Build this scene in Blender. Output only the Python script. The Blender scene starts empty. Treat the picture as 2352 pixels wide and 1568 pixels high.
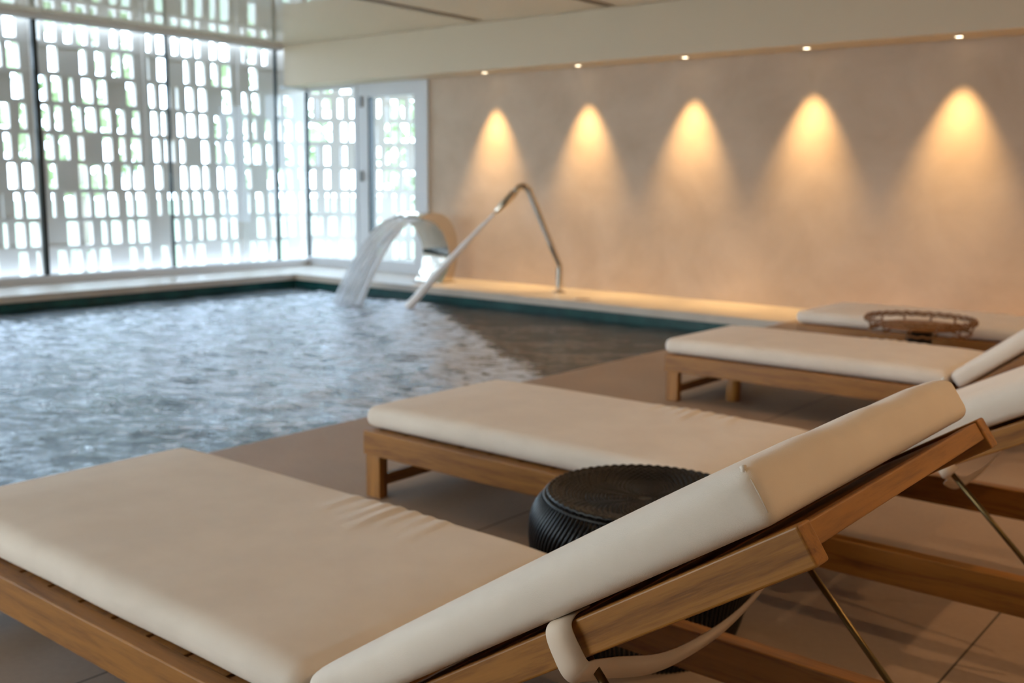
import bpy, bmesh, math, random
import numpy as np
from mathutils import Vector, Matrix
random.seed(7); rng = np.random.RandomState(5)
S = bpy.context.scene
COL = S.collection
# ------------------------------------------------------------------ camera
H = 1.36
F_PX, PITCH, ROLL, YAW = 2386.65696, 0.152451049, 0.0103318677, 0.683470926
fw = Vector((-math.sin(YAW)*math.cos(PITCH), math.cos(YAW)*math.cos(PITCH), -math.sin(PITCH)))
r0 = Vector((math.cos(YAW), math.sin(YAW), 0)); u0 = r0.cross(fw)
rt = math.cos(ROLL)*r0 + math.sin(ROLL)*u0; up = -math.sin(ROLL)*r0 + math.cos(ROLL)*u0
cd = bpy.data.cameras.new('camera'); cam = bpy.data.objects.new('camera', cd); COL.objects.link(cam)
cam.matrix_world = Matrix(((rt.x, up.x, -fw.x, 0), (rt.y, up.y, -fw.y, 0), (rt.z, up.z, -fw.z, H), (0, 0, 0, 1)))
cd.sensor_width = 36; cd.lens = F_PX/2352*36; cd.clip_end = 400; cd.clip_start = .05
cd.dof.use_dof = True; cd.dof.focus_distance = 1.55; cd.dof.aperture_fstop = 4.6
S.camera = cam
# ------------------------------------------------------------------ world, exposure
w = bpy.data.worlds.new('sky'); S.world = w; w.use_nodes = True
bg = w.node_tree.nodes['Background']; bg.inputs[0].default_value = (.60, .775, 1, 1); bg.inputs[1].default_value = 14
S.view_settings.view_transform = 'Standard'; S.view_settings.look = 'None'
S.view_settings.gamma = 1; S.view_settings.exposure = .05; S.view_settings.use_curve_mapping = False
XA, YB, ZC, ZS, YF = -13.15, 10.95, 3.38, 2.785, 10.46     # window wall, far wall, ceiling, soffit, beam face
XR, YN, WL = 4.0, -6.0, -.18                               # right wall, near wall, water level
PX0, PX1, PY0, PY1 = -12.0, -4.38, -1.0, 9.72              # pool opening
# portals let daylight sampling find the glazing
def portal(loc, rot, sx, sy):
    l = bpy.data.lights.new('portal', 'AREA'); l.shape = 'RECTANGLE'; l.size = sx; l.size_y = sy; l.cycles.is_portal = True
    o = bpy.data.objects.new('portal', l); COL.objects.link(o); o.location = loc; o.rotation_euler = rot
portal((XA+.03, (YB+YN)/2, 1.72), (0, -math.pi/2, 0), 3.3, YB-YN)
portal((-8.4, YN+.03, 1.72), (-math.pi/2, 0, 0), 8.8, 3.0)
# warm downlights over the loungers (built as fixtures further down)
WARM = (1, .60, .29); SPOT = (1, .63, .26)
ROOM_LAMPS = [(1.9, 2.3, 112), (1.0, 4.3, 100), (.9, 7.0, 90), (-3.6, 4.9, 34), (-3.6, 8.4, 26), (2.6, 9.2, 60)]

# ------------------------------------------------------------------ materials
def mat(name, col, rough=.6, metal=0, **k):
    m = bpy.data.materials.new(name); m.use_nodes = True; b = m.node_tree.nodes['Principled BSDF']
    b.inputs['Base Color'].default_value = (*col, 1); b.inputs['Roughness'].default_value = rough; b.inputs['Metallic'].default_value = metal
    for a, v in k.items(): b.inputs[a.replace('_', ' ')].default_value = v
    return m
def N(m, t, **k):
    n = m.node_tree.nodes.new(t)
    for a, v in k.items(): setattr(n, a, v)
    return n
def L(m, a, b): m.node_tree.links.new(a, b)
def bsdf(m): return m.node_tree.nodes['Principled BSDF']
def coords(m, scale=(1, 1, 1), kind='Object'):
    t = N(m, 'ShaderNodeTexCoord'); p = N(m, 'ShaderNodeMapping'); p.inputs['Scale'].default_value = scale
    L(m, t.outputs[kind], p.inputs[0]); return p.outputs[0]
def noise(m, vec, scale, detail=4, rough=.55, dist=0):
    n = N(m, 'ShaderNodeTexNoise'); L(m, vec, n.inputs['Vector']); n.inputs['Scale'].default_value = scale
    n.inputs['Detail'].default_value = detail; n.inputs['Roughness'].default_value = rough; n.inputs['Distortion'].default_value = dist
    return n.outputs['Fac']
def ramp(m, fac, stops):
    r = N(m, 'ShaderNodeValToRGB'); L(m, fac, r.inputs[0]); e = r.color_ramp.elements
    while len(e) < len(stops): e.new(.5)
    for i, (p, c) in enumerate(stops): e[i].position = p; e[i].color = (*c, 1) if len(c) == 3 else c
    return r.outputs[0]
def mth(m, op, a, b=None, clamp=False):
    n = N(m, 'ShaderNodeMath', operation=op, use_clamp=clamp)
    for i, v in enumerate((a, b)):
        if v is None: continue
        if isinstance(v, (int, float)): n.inputs[i].default_value = v
        else: L(m, v, n.inputs[i])
    return n.outputs[0]
def bump(m, h, strength, dist):
    b = N(m, 'ShaderNodeBump'); b.inputs['Strength'].default_value = strength; b.inputs['Distance'].default_value = dist
    L(m, h, b.inputs['Height']); L(m, b.outputs[0], bsdf(m).inputs['Normal']); return b

def wood(name, axis, c1=(.13, .044, .007), c2=(.32, .138, .024)):
    m = mat(name, c2, .42)
    sc = [14, 14, 14]; sc[axis] = 1.1
    v = coords(m, sc); n1 = noise(m, v, 2.2, 6, .6, .6)
    v2 = coords(m, [s*5 for s in sc]); n2 = noise(m, v2, 3, 3)
    c = ramp(m, mth(m, 'ADD', mth(m, 'MULTIPLY', n1, .75), mth(m, 'MULTIPLY', n2, .25)), [(.3, c1), (.52, c2), (.72, tuple(x*1.22 for x in c2))])
    L(m, c, bsdf(m).inputs['Base Color']); bump(m, n2, .12, .002)
    return m
WX, WY, WZ = wood('teak_lengthwise', 0), wood('teak_crosswise', 1), wood('teak_upright', 2)
def fabric():
    m = mat('canvas', (.74, .68, .60), .85, Sheen_Weight=.25, Sheen_Roughness=.5)
    v = coords(m)
    n = noise(m, v, 800, 2, .7); n2 = noise(m, v, 6, 3)
    L(m, ramp(m, n2, [(.35, (.80, .735, .655)), (.65, (.85, .785, .70))]), bsdf(m).inputs['Base Color'])
    bump(m, n, .7, .0010)
    return m
FAB = fabric()
STRAP = mat('strap_canvas', (.74, .62, .50), .8); STRAPW = mat('piping_canvas', (.72, .66, .57), .8)
BRASS = mat('bronzed_rod', (.16, .115, .05), .35, .9)
STEEL = mat('stainless_steel', (.66, .60, .52), .08, 1)
def tiles():
    m = mat('stone_floor', (.33, .25, .19), .62)
    v = coords(m); n1 = noise(m, v, 1.1, 5, .6); n2 = noise(m, v, 45, 4)
    c = ramp(m, mth(m, 'ADD', mth(m, 'MULTIPLY', n1, .7), mth(m, 'MULTIPLY', n2, .3)), [(.3, (.34, .25, .185)), (.7, (.44, .335, .255))])
    sx = N(m, 'ShaderNodeSeparateXYZ'); L(m, v, sx.inputs[0])
    def joint(o, off, pitch):
        f = mth(m, 'FRACT', mth(m, 'DIVIDE', mth(m, 'ADD', o, off), pitch))
        return mth(m, 'GREATER_THAN', f, 1-.007/pitch)
    j = joint(sx.outputs[0], 2.58+18, 1.8)
    mx = N(m, 'ShaderNodeMix', data_type='RGBA'); L(m, j, mx.inputs['Factor']); L(m, c, mx.inputs['A']); mx.inputs['B'].default_value = (.07, .05, .04, 1)
    L(m, mx.outputs['Result'], bsdf(m).inputs['Base Color'])
    bump(m, n2, .08, .002); return m
FLOOR = tiles()
def plaster(name, a, b, sc=1.4, rough=.75):
    m = mat(name, a, rough); v = coords(m); n1 = noise(m, v, sc, 6, .62, .4); n2 = noise(m, v, 60, 4)
    L(m, ramp(m, n1, [(.32, a), (.68, b)]), bsdf(m).inputs['Base Color']); bump(m, mth(m, 'ADD', n1, mth(m, 'MULTIPLY', n2, .3)), .12, .01); return m
PLAS = plaster('lime_plaster', (.50, .39, .295), (.61, .49, .385))
PAINT = mat('painted_plaster', (.66, .565, .43), .6)
CEIL = mat('glossy_stretch_ceiling', (.70, .60, .47), .02, Specular_IOR_Level=.75)
COPE = plaster('coping_stone', (.50, .44, .38), (.58, .52, .45), 3, .42)
FRAMEW = mat('white_frame', (.66, .68, .72), .45); DARK = mat('dark_joint', (.012, .02, .02), .4)
SCREEN = mat('white_masonry', (.62, .575, .535), .8)
def glass(tint=(.97, .985, .98), name='clear_glass'):
    m = bpy.data.materials.new(name); m.use_nodes = True; nt = m.node_tree; nt.nodes.clear()
    o = nt.nodes.new('ShaderNodeOutputMaterial'); t = nt.nodes.new('ShaderNodeBsdfTransparent'); g = nt.nodes.new('ShaderNodeBsdfGlossy')
    t.inputs[0].default_value = (*tint, 1); g.inputs['Roughness'].default_value = .0
    f = nt.nodes.new('ShaderNodeFresnel'); f.inputs[0].default_value = 1.35; mx = nt.nodes.new('ShaderNodeMixShader')
    gm = nt.nodes.new('ShaderNodeNewGeometry'); q = nt.nodes.new('ShaderNodeMath'); q.operation = 'SUBTRACT'; q.inputs[0].default_value = 1; nt.links.new(gm.outputs['Backfacing'], q.inputs[1])
    q2 = nt.nodes.new('ShaderNodeMath'); q2.operation = 'MULTIPLY'; nt.links.new(f.outputs[0], q2.inputs[0]); nt.links.new(q.outputs[0], q2.inputs[1]); nt.links.new(q2.outputs[0], mx.inputs[0]); nt.links.new(t.outputs[0], mx.inputs[1]); nt.links.new(g.outputs[0], mx.inputs[2]); nt.links.new(mx.outputs[0], o.inputs[0]); return m
GLASS = glass(); WARMGLASS = glass((.90, .82, .72), 'warm_tint_glass')  # second glass: tint added to warm the daylight from the rear window
def emit(name, c, s):
    m = mat(name, c, .4); bsdf(m).inputs['Emission Color'].default_value = (*c, 1); bsdf(m).inputs['Emission Strength'].default_value = s; return m
LENS = emit('lamp_lens', (1, .85, .6), 14)
def pooltile():
    m = mat('teal_tile', (.03, .16, .16), .25); v = coords(m)
    n1 = noise(m, v, 2.5, 4)
    c = ramp(m, n1, [(.3, (.006, .036, .040)), (.7, (.016, .085, .082))])
    sx = N(m, 'ShaderNodeSeparateXYZ'); L(m, v, sx.inputs[0]); j = None
    for o in sx.outputs:
        f = mth(m, 'GREATER_THAN', mth(m, 'FRACT', mth(m, 'DIVIDE', mth(m, 'ADD', o, 60.02), .6)), .988)
        j = f if j is None else mth(m, 'MAXIMUM', j, f)
    mx = N(m, 'ShaderNodeMix', data_type='RGBA'); L(m, j, mx.inputs['Factor']); L(m, c, mx.inputs['A']); mx.inputs['B'].default_value = (.015, .05, .05, 1)
    L(m, mx.outputs['Result'], bsdf(m).inputs['Base Color']); return m
TILE = pooltile()
BLACKW = mat('black_rattan', (.003, .003, .0035), .36, Specular_IOR_Level=.35)
RATTAN = mat('brown_rattan', (.22, .095, .03), .45); TRAYM = mat('brown_tray', (.22, .085, .02), .4)
BLACK = mat('black_metal', (.01, .008, .007), .4)

# ------------------------------------------------------------------ mesh helpers
class MB:
    def __init__(s): s.v = []; s.f = []
    def add(s, v, f):
        o = len(s.v); s.v += [tuple(p) for p in v]; s.f += [tuple(i+o for i in q) for q in f]; return s
    def box(s, x0, x1, y0, y1, z0, z1, M=None):
        v = [Vector((x, y, z)) for x in (x0, x1) for y in (y0, y1) for z in (z0, z1)]
        if M is not None: v = [M @ p for p in v]
        return s.add(v, [(0, 1, 3, 2), (4, 6, 7, 5), (0, 4, 5, 1), (2, 3, 7, 6), (0, 2, 6, 4), (1, 5, 7, 3)])
    def tube(s, pts, r, n=10, cap=True, flat=1, close=False):
        pts = [Vector(p) for p in pts]; K = len(pts); rs = r if hasattr(r, '__len__') else [r]*K
        prev = None; v = []
        for i, p in enumerate(pts):
            if close: d = (pts[(i+1) % K]-pts[i-1])
            else: d = (pts[min(i+1, K-1)]-pts[max(i-1, 0)])
            d.normalize()
            if prev is None:
                a = Vector((0, 0, 1)) if abs(d.z) < .9 else Vector((1, 0, 0)); x = d.cross(a).normalized()
            else: x = (prev-d*prev.dot(d)).normalized()
            prev = x; y = d.cross(x)
            for k in range(n):
                t = 2*math.pi*k/n; v.append(p+(x*math.cos(t)+y*math.sin(t)*flat)*rs[i])
        f = []
        for i in range(K if close else K-1):
            j = (i+1) % K
            for k in range(n): f.append((i*n+k, i*n+(k+1) % n, j*n+(k+1) % n, j*n+k))
        if cap and not close: f += [tuple(range(n))[::-1], tuple((K-1)*n+k for k in range(n))]
        return s.add(v, f)
    def lathe(s, prof, c=(0, 0, 0), n=48, capb=True, capt=True):
        v = [(c[0]+r*math.cos(2*math.pi*k/n), c[1]+r*math.sin(2*math.pi*k/n), c[2]+z) for r, z in prof for k in range(n)]
        f = [(i*n+k, i*n+(k+1) % n, (i+1)*n+(k+1) % n, (i+1)*n+k) for i in range(len(prof)-1) for k in range(n)]
        if capb: f.append(tuple(range(n))[::-1])
        if capt: f.append(tuple((len(prof)-1)*n+k for k in range(n)))
        return s.add(v, f)
    def build(s, name, m, parent=None, smooth=False, bevel=0, loc=None, rot=None):
        me = bpy.data.meshes.new(name); me.from_pydata(s.v, [], s.f); me.update()
        bm = bmesh.new(); bm.from_mesh(me); bmesh.ops.recalc_face_normals(bm, faces=bm.faces); bm.to_mesh(me); bm.free()
        me.materials.append(m)
        if smooth: me.polygons.foreach_set('use_smooth', [True]*len(me.polygons))
        o = bpy.data.objects.new(name, me); COL.objects.link(o)
        if parent: o.parent = parent
        if loc: o.location = loc
        if rot: o.rotation_euler = rot
        if bevel:
            b = o.modifiers.new('bevel', 'BEVEL'); b.width = bevel; b.segments = 3; b.limit_method = 'ANGLE'
        return o
def tag(o, label=None, cat=None, group=None, kind=None):
    if label: o['label'] = label
    if cat: o['category'] = cat
    if group: o['group'] = group
    if kind: o['kind'] = kind
    return o
def empty(name, loc, label, cat, group=None):
    o = bpy.data.objects.new(name, None); COL.objects.link(o); o.location = loc; o.empty_display_size = .1
    return tag(o, label, cat, group)
def struct(o): o['kind'] = 'structure'; return o

# ------------------------------------------------------------------ the room
fl = MB(); fl.box(PX1, XR, YN, YB, -.10, 0)
fl.box(XA-.25, PX1, YN, PY0, -.10, 0)
struct(fl.build('floor', FLOOR))
cp = MB(); cp.box(XA-.25, PX0, PY0, YB+.05, -.085, 0).box(PX0, PX1-.001, PY1, YB+.05, -.085, 0)
struct(cp.build('trim_1', COPE, bevel=.006))
pb = MB()
pb.box(PX0-.05, PX0-.01, PY0-.06, PY1+.06, -1.3, -.086).box(PX0-.009, PX1+.011, PY1+.01, PY1+.06, -1.3, -.086)
pb.box(PX1+.012, PX1+.06, PY0, PY1, -1.3, -.101).box(PX0, PX1, PY0-.06, PY0-.012, -1.3, -.101)
pb.box(PX0-.05, PX1+.05, PY0-.05, PY1+.05, -1.36, -1.3)
struct(pb.build('pool_basin', TILE))
wb = MB(); wb.box(-10.47, XR, YB, YB+.2, 0, ZS); wb.box(XA-.3, XR, YB, YB+.2, ZS, ZC)
wb.box(XA-.25, -10.47, YB, YB+.2, -.1, .0)
struct(wb.build('wall_back', PLAS))
struct(MB().box(XR, XR+.2, YN, YB+.2, 0, ZC).build('wall_right', PAINT))
struct(MB().box(XA-.3, -12.8, YN-.2, YN, -.1, ZC).box(-4, XR+.2, YN-.2, YN, -.1, ZC).box(-12.8, -4, YN-.2, YN, -.1, .22).box(-12.8, -4, YN-.2, YN, 3.22, ZC).build('wall_front', PAINT))
w3 = MB()
for i in range(5): w3.box(-12.8+2.2*i-.03, -12.8+2.2*i+.03, YN-.12, YN-.06, .22, 3.22)
win3 = struct(w3.build('window_3', DARK)); MB().box(-12.8, -4, YN-.10, YN-.09, .22, 3.22).build('pane', WARMGLASS, win3)
struct(MB().box(XA-.3, XR+.2, YN-.2, YB+.2, ZC, ZC+.15).build('ceiling', CEIL))
# beam / soffit in front of the far wall
struct(MB().box(XA+.06, XR, YF, YB, ZS, ZC).build('trim_2', PAINT, bevel=.008))
# ceiling edge profile above the window wall, sill curb below it
struct(MB().box(XA-.06, XA+.07, YN, YF, ZC-.055, ZC).build('trim_3', mat('ceiling_profile', (.70, .68, .66), .5), bevel=.006))
struct(MB().box(XA-.10, XA+.07, YN, YB, 0, .085).build('trim_4', mat('sill', (.55, .52, .50), .5), bevel=.006))
# glazing of the window wall
wn = MB()
wn.box(XA-.05, XA+.05, YN, YB, .085, .105).box(XA-.05, XA+.05, YN, YF, ZC-.075, ZC-.055)
wn.box(XA-.05, XA+.05, YF, YB, ZS-.05, ZS)
win = struct(wn.build('window_1', FRAMEW))
struct(MB().box(XA-.008, XA+.008, YN, YB, .105, ZC-.07).build('pane', GLASS, win))
for y, wd in ((6.60, .030), (8.47, .014), (10.34, .016), (4.73, .014), (2.86, .030), (.99, .014), (-.88, .014), (-2.75, .03), (-4.62, .014)):
    MB().box(XA-.03, XA+.03, y-wd, y+wd, .1, ZC-.06).build('glazing_joint', DARK, win)
# window in the far wall, corner part, and the glazed door beside it
w2 = MB(); w2.box(XA, -11.95, YB-.04, YB+.06, 0.0, .14).box(XA, -11.95, YB-.04, YB+.06, ZS-.06, ZS)
w2.box(-12.02, -11.93, YB-.045, YB+.06, 0, ZS)
win2 = struct(w2.build('window_2', FRAMEW, bevel=.005))
MB().box(XA-.02, XA+.03, YB-.03, YB+.02, .1, ZS).build('corner_post', DARK, win2)
MB().box(XA, -11.98, YB, YB+.016, .14, ZS-.05).build('pane', GLASS, win2)
dr = MB(); dr.box(-11.91, -11.70, YB-.05, YB+.06, 0, ZS-.0).box(-10.74, -10.47, YB-.05, YB+.06, 0, ZS)
dr.box(-11.70, -10.74, YB-.05, YB+.06, ZS-.20, ZS).box(-11.70, -10.74, YB-.05, YB+.06, 0, .17)
door = struct(dr.build('door_1', FRAMEW, bevel=.005))
MB().box(-11.70, -11.665, YB-.045, YB+.05, .17, ZS-.20).build('door_seal', DARK, door)
MB().box(-11.665, -10.74, YB, YB+.016, .17, ZS-.20).build('pane', GLASS, door)
for z in (2.52, 1.42, .30):
    MB().box(-11.86, -11.80, YB-.085, YB-.05, z-.08, z+.08).build('hinge', mat('hinge_grey', (.25, .25, .25), .4, .6), door, bevel=.006)

# ------------------------------------------------------------------ the pierced screen outside
XS, T = -13.6, .085
dirs = Vector((-XS, 8, 0))
K = 3.5636
def yscr(px):      # image column -> distance along the screen
    d = rt*(px-1176) + fw*F_PX - up*(400-784)
    return d.y*(XS/d.x)
rows = {
0: [(0,50),(100,200),(320,390),(430,520),(580,650),(690,770),(810,860),(950,1010),(1045,1130),(1225,1285),(1320,1400),(1445,1500),(1530,1600),(1635,1675),(1750,1805),(1830,1905),(1985,2030),(2060,2120),(2170,2215)],
1: [(0,75),(115,215),(335,372),(450,525),(700,755),(825,900),(960,1025),(1055,1130),(1235,1262),(1325,1415),(1540,1580),(1640,1705),(1760,1810),(1840,1915),(2068,2130)],
2: [(140,230),(355,425),(465,545),(605,640),(710,795),(835,910),(1068,1140),(1245,1300),(1340,1425),(1465,1490),(1548,1610),(1650,1715),(1845,1915),(2000,2045),(2080,2140),(2185,2200),(2256,2305),(2345,2405)],
3: [(30,110),(190,245),(370,435),(478,535),(620,690),(728,810),(848,930),(985,1045),(1108,1165),(1258,1315),(1345,1385),(1470,1525),(1555,1620),(1655,1720),(1775,1820),(1875,1920),(2008,2045),(2085,2115),(2185,2225),(2256,2312),(2345,2405),(2442,2487)],
4: [(48,110),(170,265),(385,455),(498,585),(655,705),(860,935),(992,1040),(1090,1165),(1268,1325),(1360,1390),(1400,1440),(1485,1530),(1662,1725),(1778,1815),(1858,1920),(2012,2060),(2085,2145),(2195,2235),(2345,2405),(2448,2487)],
5: [(65,145),(188,275),(398,470),(648,720),(750,835),(868,920),(1000,1070),(1098,1180),(1275,1335),(1482,1540),(1568,1640),(1668,1715),(1785,1835),(1862,1930),(2015,2062),(2195,2240),(2262,2325),(2345,2392),(2448,2490)],
6: [(0,20),(105,165),(205,305),(415,450),(522,615),(660,730),(765,850),(882,960),(1028,1080),(1110,1190),(1285,1318),(1372,1455),(1495,1545),(1580,1640),(1675,1740),(1800,1838),(1870,1935),(2025,2050),(2095,2155),(2200,2240),(2268,2330),(2348,2418),(2456,2495)],
7: [(0,40),(100,180),(218,320),(530,625),(670,740),(810,858),(893,975),(1030,1088),(1118,1200),(1380,1455),(1505,1555),(1615,1650),(1685,1755),(1800,1850),(1883,1935),(2098,2160),(2205,2250),(2290,2335),(2355,2415),(2455,2495)],
8: [(115,190),(262,325),(440,510),(548,640),(685,750),(790,870),(1035,1095),(1160,1215),(1298,1355),(1388,1460),(1508,1555),(1590,1660),(1805,1855),(1903,1945),(2040,2085),(2103,2170),(2210,2250),(2280,2345),(2455,2500)]}
YE = 11.30
PIT, OPN, ZT = .3825, .318, 3.440
scr = empty('pierced_screen', (XS, 2.5, -.4), 'white pierced masonry screen of tall openings standing outside the long window wall', 'screen')
def bay(mb, k, opens, y0, y1, place):
    z1 = ZT-PIT*k; z0 = z1-OPN
    last = y0
    for a, b in opens+[(y1, y1)]:
        if a-last > .004:
            rec = rng.uniform(0, .03)
            # wide closed stretches are set as separate recessed blocks
            n = max(1, int(round((a-last)/.24))); st = (a-last)/n
            for q in range(n): mb(last+q*st, last+(q+1)*st, z0-.001, z1+.001, rec if n == 1 else rng.uniform(0, .03))
        last = max(last, b)
def rand_row(y0, y1):
    out = []; y = y0
    while y < y1-.25:
        wdt = rng.choice([.07, .10, .13, .17]); g = rng.uniform(.05, .09)
        if rng.rand() < .13: y += .24; continue
        out.append((y+g, y+g+wdt)); y += .225
    return out
mbs = {}
def put(a, b, z0, z1, rec):
    key = int((a+6.2)//1.87); mb = mbs.setdefault(key, MB())
    mb.box(XS-T, XS-rec*.5, a, b, z0, z1)
yl = yscr(2/K)
for k in range(-1, 11):
    src = rows.get(k)
    if src is None: ops = rand_row(-6.2, YE-.1)
    else:
        ops = []
        for a, b in src:
            if a >= 2440 and b > 2510: continue
            ya, yb = yscr(a/K), yscr(b/K)
            ya0 = ya*(XS/(XS-T)) if False else ya
            ops.append((ya+.006, yb))
        ops = [o for i, o in enumerate(ops)]
        ops = rand_row(-6.2, ops[0][0]-.05)+ops
        ops = [o for o in ops if o[1] < YE]
    bay(put, k, ops, -6.2, YE, None)
    z1 = ZT-PIT*k
    for key in range(0, 10):
        a = -6.2+1.87*key; b = min(a+1.87, YE)
        if a < YE: mbs.setdefault(key, MB()).box(XS-T, XS, a, b, z1, z1+PIT-OPN)
for key, mb in mbs.items(): o = mb.build('block_panel', SCREEN, scr); o.matrix_parent_inverse = Matrix.Translation(scr.location).inverted()
yy = [yscr(342), yscr(556)]; d_ = yy[1]-yy[0]
for i in range(-8, 2):
    y = yy[0]+d_*i
    o = MB().box(XS-T-.02, XS+.022, y-.035, y+.035, -.4, 3.95).build('pillar', SCREEN, scr, bevel=.006); o.matrix_parent_inverse = Matrix.Translation(scr.location).inverted()
struct(MB().box(XA+.02, -4, YB+.21, 14.6, 3.55, 3.70).build('wing_shade_slab', PAINT))  # unseen slab, added to keep open sky light off the screen wing
# short wing of the screen turning the corner
rowsB = {
2: [(335,380),(450,510),(560,595),(650,690),(705,735),(850,880),(955,1000),(1025,1050),(1095,1120)],
3: [(345,440),(455,515),(585,625),(650,690),(710,735),(910,940),(955,1000),(1025,1080),(1100,1145)],
4: [(340,390),(455,500),(595,625),(715,740),(850,875),(915,940),(955,1000),(1025,1055),(1120,1150)],
5: [(345,390),(455,500),(585,630),(650,690),(720,740),(850,880),(905,940),(955,1005),(1045,1085),(1100,1150)],
6: [(345,395),(460,485),(510,540),(585,630),(655,695),(720,740),(850,880),(960,985),(1030,1055),(1100,1150)],
7: [(350,400),(415,440),(485,545),(590,635),(670,700),(715,745),(850,880),(1030,1055),(1105,1150)],
8: [(370,450),(470,500),(565,595),(620,655),(665,690),(850,880),(960,1010),(1025,1060),(1100,1155)]}
P0 = Vector((XS, YE, 0)); c0 = (P0-Vector((0, 0, H))).dot(fw)
wing = empty('pierced_screen', (XS+.012, YE+.02, -.4), 'short wing of the white pierced screen seen through the corner window and glazed door', 'screen')
ang = math.atan2(rt.y, rt.x); wing.rotation_euler.z = ang
pw = MB()
def sB(px):   # distance along the wing
    return (px/3.2675+600-704)*c0/F_PX
def putB(a, b, z0, z1, rec): pw.box(a, b, -rec*.5, T, z0+.4, z1+.4)
for k in range(-1, 11):
    ops = [(max(.02, sB(a)+.002), sB(b)-.002) for a, b in rowsB.get(k, [])] or rand_row(0, 2.0)
    ops += rand_row(2.0, 4.0)
    bay(putB, k, ops, 0, 4.0, None)
    z1 = ZT-PIT*k+.4
    pw.box(0, 4.0, 0, T, z1-.012, z1+PIT-OPN+.012)
pw.build('block_panel', SCREEN, wing)

# ------------------------------------------------------------------ garden outside
lawn = mat('lawn', (.13, .16, .09), .9)
struct(MB().box(-80, XA-.35, -60, 80, -.50, -.42).box(XA-.35, 10, YB+.3, 80, -.50, -.42).build('lawn', lawn))
leafm = mat('foliage', (.30, .38, .19), .8)
def bush(x, y, h, r, label, name='garden_tree', g='trees in the garden beyond the screen'):
    t = empty(name, (x, y, -.42), label, 'tree', g)
    MB().tube([(0, 0, 0), (.05, 0, h*.3), (0, .05, h*.6)], [r*.09, r*.07, r*.05], 8).build('trunk', mat('bark', (.35, .30, .25), .9), t, True)
    mb = MB(); n = 260
    for i in range(n):
        v = Vector(rng.normal(size=3)); v.normalize(); c = Vector((v.x*r, v.y*r, h*.62+v.z*h*.38))*1
        c = Vector((c.x*rng.uniform(.6, 1), c.y*rng.uniform(.6, 1), c.z))
        s = r*.16; a = Vector(rng.normal(size=3)).normalized(); b = a.cross(Vector(rng.normal(size=3))).normalized()
        mb.add([c+a*s, c+b*s*.6, c-a*s, c-b*s*.6], [(0, 1, 2, 3)])
    mb.build('crown', leafm, t)
for i, (x, y, h, r) in enumerate([(-24, 13, 5.5, 1.8), (-27, 9, 5, 1.6), (-25, 19.5, 6, 2), (-22, 23, 4.6, 1.7), (-30, 3, 5, 2), (-16.5, 22, 4.5, 1.5)]):
    bush(x, y, h, r, 'blurred green garden tree beyond the pierced screen, '+('behind the second glass bay', 'behind the first glass bay', 'behind the third glass bay', 'behind the room corner', 'leftmost and farthest', 'behind the glazed door')[i])

# ------------------------------------------------------------------ water
def water():
    m = bpy.data.materials.new('pool_water'); m.use_nodes = True; nt = m.node_tree; nt.nodes.clear()
    o = N(m, 'ShaderNodeOutputMaterial')
    tc = N(m, 'ShaderNodeTexCoord'); mp = N(m, 'ShaderNodeMapping'); L(m, tc.outputs['Object'], mp.inputs[0]); v = mp.outputs[0]
    at = N(m, 'ShaderNodeAttribute', attribute_name='foam').outputs['Fac']
    n1 = noise(m, v, 22, 6, .65); n2 = noise(m, v, 70, 3, .6)
    bp = N(m, 'ShaderNodeBump'); bp.inputs['Strength'].default_value = .7; bp.inputs['Distance'].default_value = .013
    L(m, mth(m, 'ADD', n1, mth(m, 'MULTIPLY', n2, mth(m, 'MULTIPLY', at, .30))), bp.inputs['Height'])
    t = N(m, 'ShaderNodeBsdfTransparent'); t.inputs[0].default_value = (.34, .55, .62, 1)
    df = N(m, 'ShaderNodeBsdfDiffuse'); df.inputs[0].default_value = (.010, .036, .055, 1)
    body = N(m, 'ShaderNodeMixShader'); body.inputs[0].default_value = .35; L(m, t.outputs[0], body.inputs[1]); L(m, df.outputs[0], body.inputs[2])
    g = N(m, 'ShaderNodeBsdfGlossy'); g.inputs['Roughness'].default_value = .04; L(m, bp.outputs[0], g.inputs['Normal'])
    f = N(m, 'ShaderNodeFresnel'); f.inputs[0].default_value = 1.42; L(m, bp.outputs[0], f.inputs['Normal'])
    s1 = N(m, 'ShaderNodeMixShader'); L(m, f.outputs[0], s1.inputs[0]); L(m, body.outputs[0], s1.inputs[1]); L(m, g.outputs[0], s1.inputs[2])
    # foam: broken streaks of bubbles
    mp2 = N(m, 'ShaderNodeMapping'); mp2.vector_type = 'TEXTURE'; mp2.inputs['Rotation'].default_value = (0, 0, .60); mp2.inputs['Scale'].default_value = (1.3, .5, 1); L(m, tc.outputs['Object'], mp2.inputs[0])
    fn = noise(m, mp2.outputs[0], 6.0, 10, .74, .7)
    thr = mth(m, 'SUBTRACT', .80, mth(m, 'MULTIPLY', at, .385))
    k = mth(m, 'MULTIPLY', mth(m, 'SUBTRACT', fn, thr), 13, True)
    k = mth(m, 'MULTIPLY', k, .92)
    fd = N(m, 'ShaderNodeBsdfDiffuse'); fd.inputs[0].default_value = (.80, .88, 1, 1); L(m, bp.outputs[0], fd.inputs['Normal'])
    fg = N(m, 'ShaderNodeBsdfGlossy'); fg.inputs['Roughness'].default_value = .38; fg.inputs[0].default_value = (.86, .92, 1, 1); L(m, bp.outputs[0], fg.inputs['Normal'])
    fm = N(m, 'ShaderNodeMixShader'); fm.inputs[0].default_value = .42; L(m, fd.outputs[0], fm.inputs[1]); L(m, fg.outputs[0], fm.inputs[2])
    s2 = N(m, 'ShaderNodeMixShader'); L(m, k, s2.inputs[0]); L(m, s1.outputs[0], s2.inputs[1]); L(m, fm.outputs[0], s2.inputs[2])
    L(m, s2.outputs[0], o.inputs[0]); return m
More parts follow.
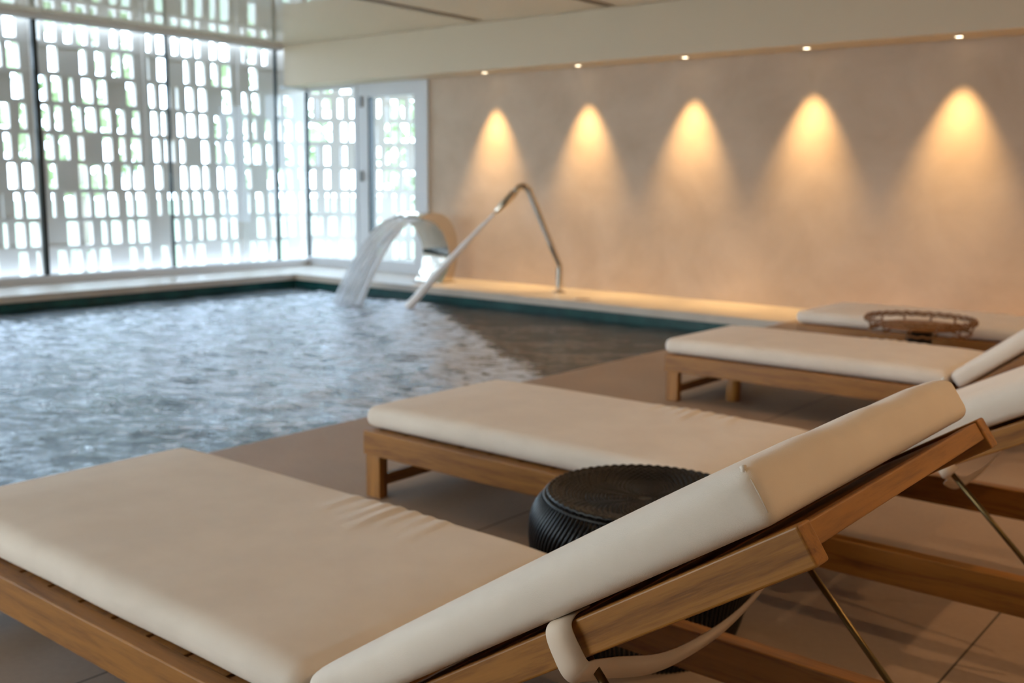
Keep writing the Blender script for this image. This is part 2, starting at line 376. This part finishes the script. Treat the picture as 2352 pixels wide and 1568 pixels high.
x = np.arange(PX0-.0, PX1+.005, .03); y = np.arange(PY0, PY1+.001, .03)
X, Y = np.meshgrid(x, y)
edge = 9.4-.73*(X+8.9)
calm = np.clip((Y-edge+.25)/.7, 0, 1)
calm = calm*calm*(3-2*calm)
near = np.clip((4.6-Y)/3.5, 0, 1)
foam = (1-calm)*(1-.70*near)
foam *= np.clip((PY1-Y)/.25, .4, 1)
crest = np.exp(-((Y-edge+.55)/.45)**2)*np.clip((X+10)/2, 0, 1); foam = np.clip(foam*.86+crest*.25, 0, 1)
leftedge = np.clip((X-PX0-.15)/.9, 0, 1); foam *= .25+.75*leftedge
for cx, cy, rr in ((-9.8, 8.75, .7), (-9.0, 9.05, .4), (-5.6, 6.75, .5)): foam = np.maximum(foam, .97*np.exp(-((X-cx)**2+(Y-cy)**2)/rr**2))
amp = .42+.6*foam; Z = np.zeros_like(X)
for i in range(90):
    lam = .11*(12)**rng.rand(); a = rng.uniform(0, 2*math.pi) if i % 3 == 0 else rng.normal(2.25, .55); kx, ky = 2*math.pi/lam*math.cos(a), 2*math.pi/lam*math.sin(a)
    ph = rng.uniform(0, 6.28); A = .0052*lam**.85
    wob = .8*np.sin(X*rng.uniform(.5, 2)+ph)+.8*np.sin(Y*rng.uniform(.5, 2)+2*ph)
    Z += A*(1-np.abs(np.sin(.5*(kx*X+ky*Y+ph+wob))))*1.6
Z -= Z.mean(); Z = WL+Z*amp*.60
ny, nx = X.shape
idx = np.arange(nx*ny).reshape(ny, nx)
faces = np.stack([idx[:-1, :-1], idx[:-1, 1:], idx[1:, 1:], idx[1:, :-1]], -1).reshape(-1, 4)
me = bpy.data.meshes.new('pool_water'); me.from_pydata(np.stack([X, Y, Z], -1).reshape(-1, 3).tolist(), [], faces.tolist()); me.update()
me.polygons.foreach_set('use_smooth', [True]*len(me.polygons))
at = me.attributes.new('foam', 'FLOAT', 'POINT'); at.data.foreach_set('value', foam.reshape(-1).astype(np.float32))
me.materials.append(water())
wo = bpy.data.objects.new('pool_water', me); COL.objects.link(wo)
tag(wo, 'churning foamy pool water between the window wall and the loungers', 'water', kind='stuff')

# falling water
def spray(name, a, dens, sx, sz):
    m = bpy.data.materials.new(name); m.use_nodes = True; m.node_tree.nodes.clear()
    o = N(m, 'ShaderNodeOutputMaterial'); uv = N(m, 'ShaderNodeUVMap'); mp = N(m, 'ShaderNodeMapping'); mp.inputs['Scale'].default_value = (sx, sz, 1); L(m, uv.outputs[0], mp.inputs[0])
    n = noise(m, mp.outputs[0], 1, 5, .6, .2)
    k = mth(m, 'MULTIPLY', mth(m, 'SUBTRACT', n, dens), 6, True); k = mth(m, 'ADD', mth(m, 'MULTIPLY', k, .72), a, True)
    d = N(m, 'ShaderNodeBsdfDiffuse'); d.inputs[0].default_value = (.90, .93, .97, 1); tl = N(m, 'ShaderNodeBsdfTranslucent'); tl.inputs[0].default_value = (.90, .93, .97, 1)
    g = N(m, 'ShaderNodeBsdfGlossy'); g.inputs['Roughness'].default_value = .15
    dm = N(m, 'ShaderNodeMixShader'); dm.inputs[0].default_value = .68; L(m, d.outputs[0], dm.inputs[1]); L(m, tl.outputs[0], dm.inputs[2])
    gm = N(m, 'ShaderNodeMixShader'); gm.inputs[0].default_value = .15; L(m, dm.outputs[0], gm.inputs[1]); L(m, g.outputs[0], gm.inputs[2])
    t = N(m, 'ShaderNodeBsdfTransparent'); mx = N(m, 'ShaderNodeMixShader'); L(m, k, mx.inputs[0]); L(m, t.outputs[0], mx.inputs[1]); L(m, gm.outputs[0], mx.inputs[2]); L(m, mx.outputs[0], o.inputs[0]); return m
LIPY, LIPZ = 9.80, .885
def fallpath(s, off=0): return LIPY-off-1.04*s, LIPZ-.012-(LIPZ-WL+.02)*(.13*s+.87*s*s)
mb = MB(); uvs = []
for layer, off in ((0, 0), (1, .05)):
    nu, nv = 40, 40; vs = []
    for j in range(nv+1):
        s = j/nv
        yy_, zz = fallpath(s*(1 if layer == 0 else .99), off*s)
        for i in range(nu+1):
            u = i/nu; ww = .47+.06*s
            rag = .018*math.sin(u*37+layer*2)*s+.012*math.sin(u*91)*s
            vs.append((-9.80-ww/2+ww*u+.0*s, yy_+rag, zz))
    mb.add(vs, [(j*(nu+1)+i, j*(nu+1)+i+1, (j+1)*(nu+1)+i+1, (j+1)*(nu+1)+i) for j in range(nv) for i in range(nu)])
wf = MB(); wf.v, wf.f = mb.v, mb.f
o = wf.build('falling_water', spray('water_curtain', .16, .40, 46, 1.6), None, True)
nu = 40; lay = o.data.uv_layers.new(name='UVMap')
for lp in o.data.loops:
    vi = lp.vertex_index; l2, r_ = divmod(vi, 41*41); j, i = divmod(r_, 41); lay.data[lp.index].uv = (i/40+l2*3.3, j/40)
tag(o, 'white curtain of water falling from the curved steel fountain into the pool', 'water', kind='stuff')
wcur = o
# strands give the curtain body
sm = MB()
for i in range(70):
    u = rng.rand(); s0 = rng.uniform(0, .3) if rng.rand() < .7 else rng.uniform(.3, .7); s1 = min(1, s0+rng.uniform(.3, 1)); o2 = rng.uniform(-.03, .05)
    pts = []
    for q in range(14):
        s = s0+(s1-s0)*q/13; yy_, zz = fallpath(s, o2*s); ww = .47+.07*s
        pts.append((-9.80-ww/2+ww*u+.010*math.sin(s*9+i), yy_, zz))
    r_ = rng.uniform(.002, .0055); sm.tube(pts, [r_*(.5+.8*math.sin(math.pi*min(1, q/13+.1))) for q in range(14)], 5)
SPL = mat('white_water', (.95, .97, 1), .35)
o = sm.build('water_strands', SPL, wcur, True)
# straight jet
tip = Vector((-8.262, 9.788, .975)); end = Vector((-9.02, 9.03, WL-.01))
jm = MB(); pts = []; rr = []
for q in range(30):
    s = q/29; p = tip.lerp(end, s)+Vector((0, 0, .05*s*(1-s)*2)); pts.append(p); rr.append(  .020+.036*s+.004*math.sin(s*40)*s)
jm.tube(pts, rr, 14)
oj = jm.build('water_jet', mat('jet_water', (.92, .92, .95), .3), None, True)
tag(oj, 'straight white jet of water shooting from the bent spout into the pool', 'water', kind='stuff')

# ------------------------------------------------------------------ fountain with the curved blade
ft = empty('waterfall_fountain', (-9.80, 10.32, 0), 'curved stainless steel waterfall fountain on the pool edge', 'fountain')
outer = [(9.80, .895), (9.90, .925), (10.02, .948), (10.14, .940), (10.27, .905), (10.38, .838), (10.46, .745), (10.515, .63), (10.535, .50), (10.535, .37), (10.515, .25), (10.475, .12), (10.43, .0)]
inner = [(9.80, .872), (9.90, .868), (10.00, .842), (10.10, .795), (10.19, .725), (10.26, .64), (10.315, .55), (10.35, .46), (10.365, .37), (10.36, .28), (10.335, .18), (10.28, .09), (10.21, .0)]
def smoothp(P, n=4):
    out = []
    for i in range(len(P)-1):
        p0, p1, p2, p3 = P[max(i-1, 0)], P[i], P[i+1], P[min(i+2, len(P)-1)]
        for q in range(n):
            t = q/n; out.append(tuple(.5*((2*p1[c])+(-p0[c]+p2[c])*t+(2*p0[c]-5*p1[c]+4*p2[c]-p3[c])*t*t+(-p0[c]+3*p1[c]-3*p2[c]+p3[c])*t**3) for c in range(len(p1))))
    out.append(P[-1]); return out
O_, I_ = smoothp(outer), smoothp(inner); n = len(O_)
bl = MB(); ys = 10.32
for xx in (-.25, .25):
    bl.v += [(xx, a-ys, b) for a, b in O_]+[(xx, a-ys, b) for a, b in I_]
for i in range(n-1):
    bl.f += [(i, i+1, 2*n+i+1, 2*n+i), (n+i, 3*n+i, 3*n+i+1, n+i+1), (i, n+i, n+i+1, i+1), (2*n+i, 2*n+i+1, 3*n+i+1, 3*n+i)]
bl.f += [(0, 2*n, 3*n, n)]
b_ = bl.build('blade', STEEL, ft, True, bevel=.003)
b_.data.polygons.foreach_set('use_smooth', [abs(p.normal.x) < .5 for p in b_.data.polygons])
MB().box(-.28, .28, -.15, .16, 0, .012).build('base_plate', STEEL, ft, bevel=.003)
MB().box(-.235, .235, -.528, -.50, .876, .891).build('outlet_slot', DARK, ft)
# fountain with the bent pipe
u = Vector((-.7071, -.7071, 0))
fp = empty('spout_fountain', (-7.69, 10.36, 0), 'bent stainless steel pipe spout standing on the pool edge', 'fountain')
path = [(0, 0), (0, .30), (.006, .345), (.03, .40), (.36, 1.19), (.405, 1.268), (.455, 1.305), (.51, 1.295), (.56, 1.24)]
sp = smoothp([(a, b) for a, b in path], 5)
MB().tube([u*a+Vector((0, 0, b)) for a, b in sp], .042, 18).build('pipe', STEEL, fp, True)
d1 = Vector((.56, 1.24)); d2 = Vector((.800, .985))
nz = [d1.lerp(d2, t) for t in (0, .05, .5, .85, .97, 1)]
MB().tube([u*p[0]+Vector((0, 0, p[1])) for p in nz], [.042, .052, .050, .042, .026, .018], 18).build('nozzle', STEEL, fp, True)
MB().lathe([(.085, 0), (.085, .008), (.075, .014), (.05, .016), (.043, .03)], n=32).build('base_flange', STEEL, fp, True)
o = MB().lathe([(.10, .0), (.10, .004), (.092, .007), (.01, .008)], (0, 0, 0), 32).build('drain_cover', STEEL, None, True, loc=(-7.06, 9.97, 0)); tag(o, 'small round metal cover set in the pool edge beside the bent spout', 'drain cover')

# ------------------------------------------------------------------ ceiling slots and spotlights
for x_, y0, lab in ((-9.0, 10.30, 'long narrow dark air slot in the ceiling, nearer the window wall'), (-7.02, 10.36, 'short visible end of the narrow air slot further right in the ceiling')):
    t = empty('ceiling_slot', (x_, y0, ZC), lab, 'vent', 'linear air slots in the ceiling')
    MB().box(-.045, .045, -7.5, 0, -.004, 0).build('grille', mat('slot_dark', (.10, .085, .07), .6), t)
    for s in (-1, 1): MB().box(s*.05-.008, s*.05+.008, -7.5, 0, -.010, 0).build('edge_profile', mat('slot_edge', (.34, .29, .23), .5), t)
def spotfix(loc, energy, size, blend, col, tilt, label, group, lens=LENS, rad=.05):
    t = empty('recessed_spotlight', loc, label, 'ceiling light', group)
    MB().lathe([(rad*.72, -.001), (rad*.8, -.008), (rad, -.008), (rad*1.08, 0)], n=28, capb=False, capt=False).build('rim', FRAMEW if False else mat('lamp_rim', (.7, .66, .6), .4), t, True)
    MB().lathe([(rad*.74, -.004), (rad*.74, -.002)], n=28).build('lens', lens, t)
    l = bpy.data.lights.new('lamp', 'SPOT'); l.energy = energy; l.spot_size = math.radians(size); l.spot_blend = blend; l.color = col; l.shadow_soft_size = .03
    o = bpy.data.objects.new('lamp', l); COL.objects.link(o); o.parent = t; o.location = (0, 0, -.03); o.rotation_euler = (tilt, 0, 0)
LX = [-9.23, -7.71, -6.21, -4.75, -3.21]
names = ['recessed spotlight nearest the glazed door, farthest along the far wall', 'second recessed spotlight from the glazed door above the far wall', 'middle one of the five recessed spotlights above the bent spout side of the wall', 'second recessed spotlight from the right above the far wall', 'rightmost and largest looking recessed spotlight above the far wall']
for x_, nm in zip(LX, names): spotfix((x_, 10.70, ZS), 360, 58, 1, SPOT, math.radians(2), nm, 'spotlights along the far wall')
for x_, q_ in zip((-1.7, -.2, 1.3, 2.8), ('first', 'second', 'third', 'fourth')): spotfix((x_, 10.70, ZS), 360, 58, 1, SPOT, math.radians(2), 'recessed spotlight over the far wall, %s one past the rightmost seen' % q_, 'spotlights along the far wall')
where = ['nearest the right wall, behind the head of the nearest lounger', 'behind the second lounger from the camera', 'behind the two farthest loungers', 'above the pool edge by the third lounger', 'above the foot of the farthest lounger', 'in the far right corner']
for (x_, y_, e), q_ in zip(ROOM_LAMPS, where): spotfix((x_, y_, ZC), e, 150, .8, WARM, 0, 'round warm ceiling downlight '+q_, 'ceiling downlights over the loungers', rad=.08)

# ------------------------------------------------------------------ loungers
def axisvals(h, r, n, m=5):
    e = [h-r+r*math.sin(math.pi/2*i/m) for i in range(m+1)]
    mid = list(np.linspace(-(h-r), h-r, n+1))[1:-1]
    return [-q for q in e[::-1]]+mid+e
def cushion(Lx, Wy, Tz, r, nx, ny, deform, name, parent, **k):
    hx, hy, hz = Lx/2, Wy/2, Tz/2; xs, ys_, zs = axisvals(hx, r, nx), axisvals(hy, r, ny), axisvals(hz, r, 4)
    verts = {}; V = []; Fc = []
    def vid(x, y, z):
        key = (round(x, 6), round(y, 6), round(z, 6))
        if key not in verts:
            c = Vector((max(-hx+r, min(hx-r, x)), max(-hy+r, min(hy-r, y)), max(-hz+r, min(hz-r, z)))); d = Vector((x, y, z))-c
            p = c+d.normalized()*r if d.length > 1e-9 else c
            verts[key] = len(V); V.append(deform(p, p.x/hx, p.y/hy, p.z/hz)+Vector((hx, hy, hz)))
        return verts[key]
    for A, B, f in ((xs, ys_, lambda a, b, s: (a, b, s*hz)), (xs, zs, lambda a, b, s: (a, s*hy, b)), (ys_, zs, lambda a, b, s: (s*hx, a, b))):
        for s in (-1, 1):
            for i in range(len(A)-1):
                for j in range(len(B)-1):
                    Fc.append((vid(*f(A[i], B[j], s)), vid(*f(A[i+1], B[j], s)), vid(*f(A[i+1], B[j+1], s)), vid(*f(A[i], B[j+1], s))))
    mb = MB(); mb.v = [tuple(p) for p in V]; mb.f = Fc
    return mb.build(name, FAB, parent, True, **k)
ridges = [(.56, .9, .5), (.60, 1.3, .8), (.635, 1.0, .9), (.665, 1.4, 1), (.70, 1.1, .9), (.735, 1.2, .7), (.77, .8, .5)]
def seatdef(p, u, v, t):
    q = Vector(p); top = max(0, t)
    q.z += top*(.010*(1-u**4)*(1-v**4)) - top*.006*max(0, -u-.75)*4
    if abs(v) > .8: q.y += math.copysign(.006*(1-t*t)*(1+.5*math.sin(u*9)), v)
    f = 0
    sx = u*.5+.5
    for c, w_, a in ridges:                      # gathers along the far edge
        d = (sx-c-.035*(1-v))*60
        fade = max(0, min(1, (v-.45+.12*math.sin(c*50))/.45))*a
        f += math.exp(-(d*1.3)**2)*fade
    q.z += top*.0085*f*(1 if v < .97 else .4)
    f2 = 0
    for c in (-.6, -.2, .15, .5): f2 += math.exp(-((u-c-.2*v)*7)**2)*max(0, -v-.1)
    q.z += top*.0022*f2
    q.z -= top*.008*math.exp(-((u-1)*9)**2)
    return q
def backdef(p, u, v, t):
    q = Vector(p); top = max(0, t)
    q.z += top*.008*(1-u**4)*(1-v**4)
    if abs(v) > .8: q.y += math.copysign(.011*(1-t*t)*(1-u**8), v)
    q.x += .010*(1-v*v)*(1-t*t)*max(0, u)**6
    q.z += top*.003*math.sin(v*11+1)*max(0, u)**10*(1-v**6)
    q.z -= top*(.012*max(0, (abs(v)-.86)/.14)**2 + .010*max(0, (u-.92)/.08)**2)
    for cy in (-1, 1):                            # little tucked corners
        q.z += .006*math.exp(-(((u-1)*30)**2+((v-cy)*18)**2))*(1 if t > 0 else 0)
    return q
def make_lounger(label):
    root = empty('sun_lounger', (0, 0, 0), label, 'sun lounger', 'teak sun loungers beside the pool')
    W, LN = .965, 2.92
    # local x from foot end, y from the near side
    for y_ in (0, W-.05): MB().box(0, LN, y_, y_+.05, .185, .29).build('side_rail', WX, root, bevel=.004)
    MB().box(.0, .045, .0505, W-.0505, .19, .288).build('foot_rail', WY, root, bevel=.004)
    MB().box(LN-.045, LN, .0505, W-.0505, .19, .288).build('end_rail', WY, root, bevel=.004)
    for x_ in (.012, LN-.10):
        for y_ in (.002, W-.052): MB().box(x_, x_+.085, y_, y_+.05, 0, .1845).build('leg', WZ, root, bevel=.004)
        MB().box(x_+.025, x_+.06, .0525, W-.0525, .045, .095).build('stretcher', WY, root, bevel=.003)
    sl = MB(); k = .12
    for i in range(12):
        a = .047+.157*i
        if a+.14 < 1.80: sl.box(a, a+.142, .052, W-.052, .268, .288)
    sl.build('seat_slats', WY, root, bevel=.002)
    cushion(1.745, .89, .10, .042, 200, 46, seatdef, 'seat_cushion', root, loc=(-.035, .04, .292))
    HG = (1.777, 0, .29)
    # back frame, built flat along its own x from the hinge
    B = []
    for y_ in (.052, W-.092-.0): B.append(MB().box(.0, 1.14, y_, y_+.04, -.060, 0).build('back_rail', WX, root, bevel=.004, loc=HG))
    B.append(MB().box(1.10, 1.136, .0925, W-.0925, -.038, -.003).build('head_rail', WY, root, bevel=.003, loc=HG))
    sl = MB()
    for i in range(6): sl.box(.05+.175*i, .05+.175*i+.15, .0925, W-.0925, -.024, -.006)
    B.append(sl.build('back_slats', WY, root, bevel=.002, loc=HG))
    bc = cushion(1.12, .89, .095, .022, 70, 46, backdef, 'back_cushion', root, loc=HG); B.append(bc)
    bc.data.transform(Matrix.Translation((.0, .04, .012)))
    # welt seams at the corners of the head end
    for y_, sg in ((.0462, 1), (.9238, -1)):
        s_ = MB().tube([(1.1140, y_, .030), (1.1145, y_, .055), (1.1135, y_, .078), (1.109, y_+.004*sg, .094)], .0013, 6).build('seam', STRAPW, bc, True)
        kn = MB().tube([(1.106, y_+.003*sg, .092), (1.110, y_+.004*sg, .098), (1.104, y_+.007*sg, .099)], [.003, .0045, .002], 8).build('corner_tuck', FAB, bc, True)
    # webbing strap round the back frame
    a = math.radians(33.3)
    def inv(P):
        dx, dz = P[0]+1.493, P[2]-.29; return Vector((dx*math.cos(a)+dz*math.sin(a), P[1]-1.21, -dx*math.sin(a)+dz*math.cos(a)))
    pth = [(.69, .10, .008), (.69, .060, .009), (.69, .036, -.004), (.689, .033, -.04), (.687, .040, -.072), (.684, .072, -.082)]
    pth += [tuple(inv(P)) for P in ((-.915, 1.40, .545), (-.925, 1.56, .490), (-.93, 1.70, .468), (-.92, 1.84, .478), (-.905, 1.96, .520), (-.895, 2.05, .572))]
    pth += [(.68, .905, -.074), (.68, .929, -.03), (.68, .925, .0), (.68, .88, .004)]
    sp_ = smoothp(pth, 6); st = MB(); nS = len(sp_)
    for i, p in enumerate(sp_):
        p = Vector(p); d = (Vector(sp_[min(i+1, nS-1)])-Vector(sp_[max(i-1, 0)])).normalized(); wv = Vector((1, 0, 0)); nv = d.cross(wv).normalized()
        tw = -.6*math.sin(math.pi*i/nS); wv = (wv*math.cos(tw)+nv*math.sin(tw)).normalized(); nv = d.cross(wv).normalized()
        st.v += [tuple(p-wv*.024-nv*.0012), tuple(p+wv*.024-nv*.0012), tuple(p+wv*.024+nv*.0012), tuple(p-wv*.024+nv*.0012)]
    for i in range(nS-1):
        for q in range(4): st.f.append((i*4+q, i*4+(q+1) % 4, (i+1)*4+(q+1) % 4, (i+1)*4+q))
    B.append(st.build('strap', STRAP, root, True, loc=HG))
    rods = []
    for y_ in (.105, W-.105): rods.append(MB().tube([(0, y_, 0), (.40, y_, 0)], .0075, 10).build('support_rod', BRASS, root, True))
    for o in B: o['tilt'] = 1
    return root
def pose(root, ang):
    a = math.radians(ang)
    for c in root.children:
        if c.get('tilt'): c.rotation_euler.y = -a
        if c.name.startswith('support_rod'):
            s, n_ = .66, -.055
            x_ = 1.777+s*math.cos(a)-n_*math.sin(a); z_ = .29+s*math.sin(a)+n_*math.cos(a)
            c.location = (x_, 0, z_); tgt = (2.72, .215)
            c.rotation_euler.y = math.atan2(z_-tgt[1], tgt[0]-x_); ln = math.hypot(z_-tgt[1], tgt[0]-x_); c.scale.x = ln/.40
def copy_tree(o, parent=None):
    c = o.copy(); COL.objects.link(c)
    if parent: c.parent = parent
    for ch in list(o.children): copy_tree(ch, c)
    return c
LP = [(-3.27, 1.21, 33.3, 'nearest teak sun lounger with cream cushions, its raised back filling the foreground'),
      (-3.27, 3.00, 28.0, 'teak sun lounger standing behind the black wicker stool, second from the camera'),
      (-3.345, 5.64, 38.0, 'third teak sun lounger from the camera, short pale leg showing beneath it'),
      (-3.345, 7.62, 30.0, 'farthest teak sun lounger behind the round rattan tray table by the far wall')]
proto = make_lounger(LP[0][3]); L3 = None
for i, (x_, y_, a_, lab) in enumerate(LP):
    o = proto if i == 0 else copy_tree(proto)
    o.location = (x_, y_, 0); o['label'] = lab; pose(o, a_)
    if i == 2: L3 = o
o = MB().lathe([(.042, 0), (.045, .01), (.045, .26), (.040, .268)], n=24).build('leg', WZ, L3, True, loc=(.35, .27, 0)); o['label'] = 'pale round leg'
for o in COL.objects:
    if o.get('tilt'): del o['tilt']

# ------------------------------------------------------------------ black wicker stool
st = empty('wicker_stool', (-1.585, 2.585, 0), 'round black wicker drum stool between the two nearest loungers', 'stool')
prof = smoothp([(.262, .0), (.285, .06), (.315, .16), (.338, .26), (.345, .33), (.335, .385), (.305, .428), (.272, .442), (.245, .436), (.19, .425), (.10, .420)], 3)
NS = 128
sb = MB()
for k in range(NS):
    t = 2*math.pi*k/NS; tw = .05
    pts = []
    for i, (r_, z_) in enumerate(prof):
        tt = t+tw*math.sin(i*.45)*(1 if z_ > .3 else .5); pts.append((r_*math.cos(tt), r_*math.sin(tt), z_))
    rr = [min(.0056, r_*math.pi/NS*.9) for r_, z_ in prof]
    sb.tube(pts, rr, 6)
sb.build('upright_strands', BLACKW, st, True)
rg = MB()
for r_, z_, w_ in ((.262, .012, .010), (.30, .125, .006), (.337, .300, .006), (.306, .435, .005)):
    rg.tube([(r_*.985*math.cos(q*math.pi/40), r_*.985*math.sin(q*math.pi/40), z_) for q in range(80)], w_, 8, close=True)
rg.build('ring', BLACKW, st, True)
ct = MB()
for j in range(24):
    r_ = .290-j*.0115; z_ = .440-.022*min(1, j/9)
    M_ = 240; ct.tube([(r_*math.cos(q*2*math.pi/M_), r_*math.sin(q*2*math.pi/M_), z_+.006+.0022*math.sin(q*2*math.pi/M_*NS/2+j*math.pi)) for q in range(M_)], .0062, 6, close=True)
ct.build('woven_top', BLACKW, st, True)
MB().lathe([(.035, .0), (.03, .006), (.01, .008)], (0, 0, .420), 32).build('centre_disc', BLACKW, st, True)
# ------------------------------------------------------------------ round tray table
tt_ = empty('tray_table', (-2.27, 7.17, 0), 'round brown rattan tray table with a black foot between the two farthest loungers', 'table')
MB().lathe([(.0, .412), (.27, .412), (.275, .422), (.27, .429), (.0, .429)], n=48, capb=False, capt=False).build('tray', TRAYM, tt_, True)
MB().lathe([(.20, 0), (.20, .012), (.09, .02), (.085, .03), (.085, .404), (.10, .411)], n=36).build('pedestal', BLACK, tt_, True)
rm = MB(); R1 = .345
for z_, rr_ in ((.475, .35), (.455, .355), (.385, .325)):
    rm.tube([(rr_*math.cos(q*math.pi/60), rr_*math.sin(q*math.pi/60), z_+.005*math.sin(q*1.57)) for q in range(120)], .007, 7, close=True)
rm.build('rim', RATTAN, tt_, True)
wv = MB()
for k in range(72):
    a0 = 2*math.pi*k/72; a1 = a0+.11
    wv.tube([(.350*math.cos(a0), .350*math.sin(a0), .480), (.362*math.cos((a0+a1)/2), .362*math.sin((a0+a1)/2), .465), (.345*math.cos(a1), .345*math.sin(a1), .448)], .0045, 5)
wv.build('rim_weave', RATTAN, tt_, True)
for k in range(12):
    a0 = 2*math.pi*k/12+.1
    MB().tube([(.345*math.cos(a0), .345*math.sin(a0), .46), (.325*math.cos(a0), .325*math.sin(a0), .40), (.262*math.cos(a0), .262*math.sin(a0), .416)], .0075, 7).build('rim_post', RATTAN, tt_, True)
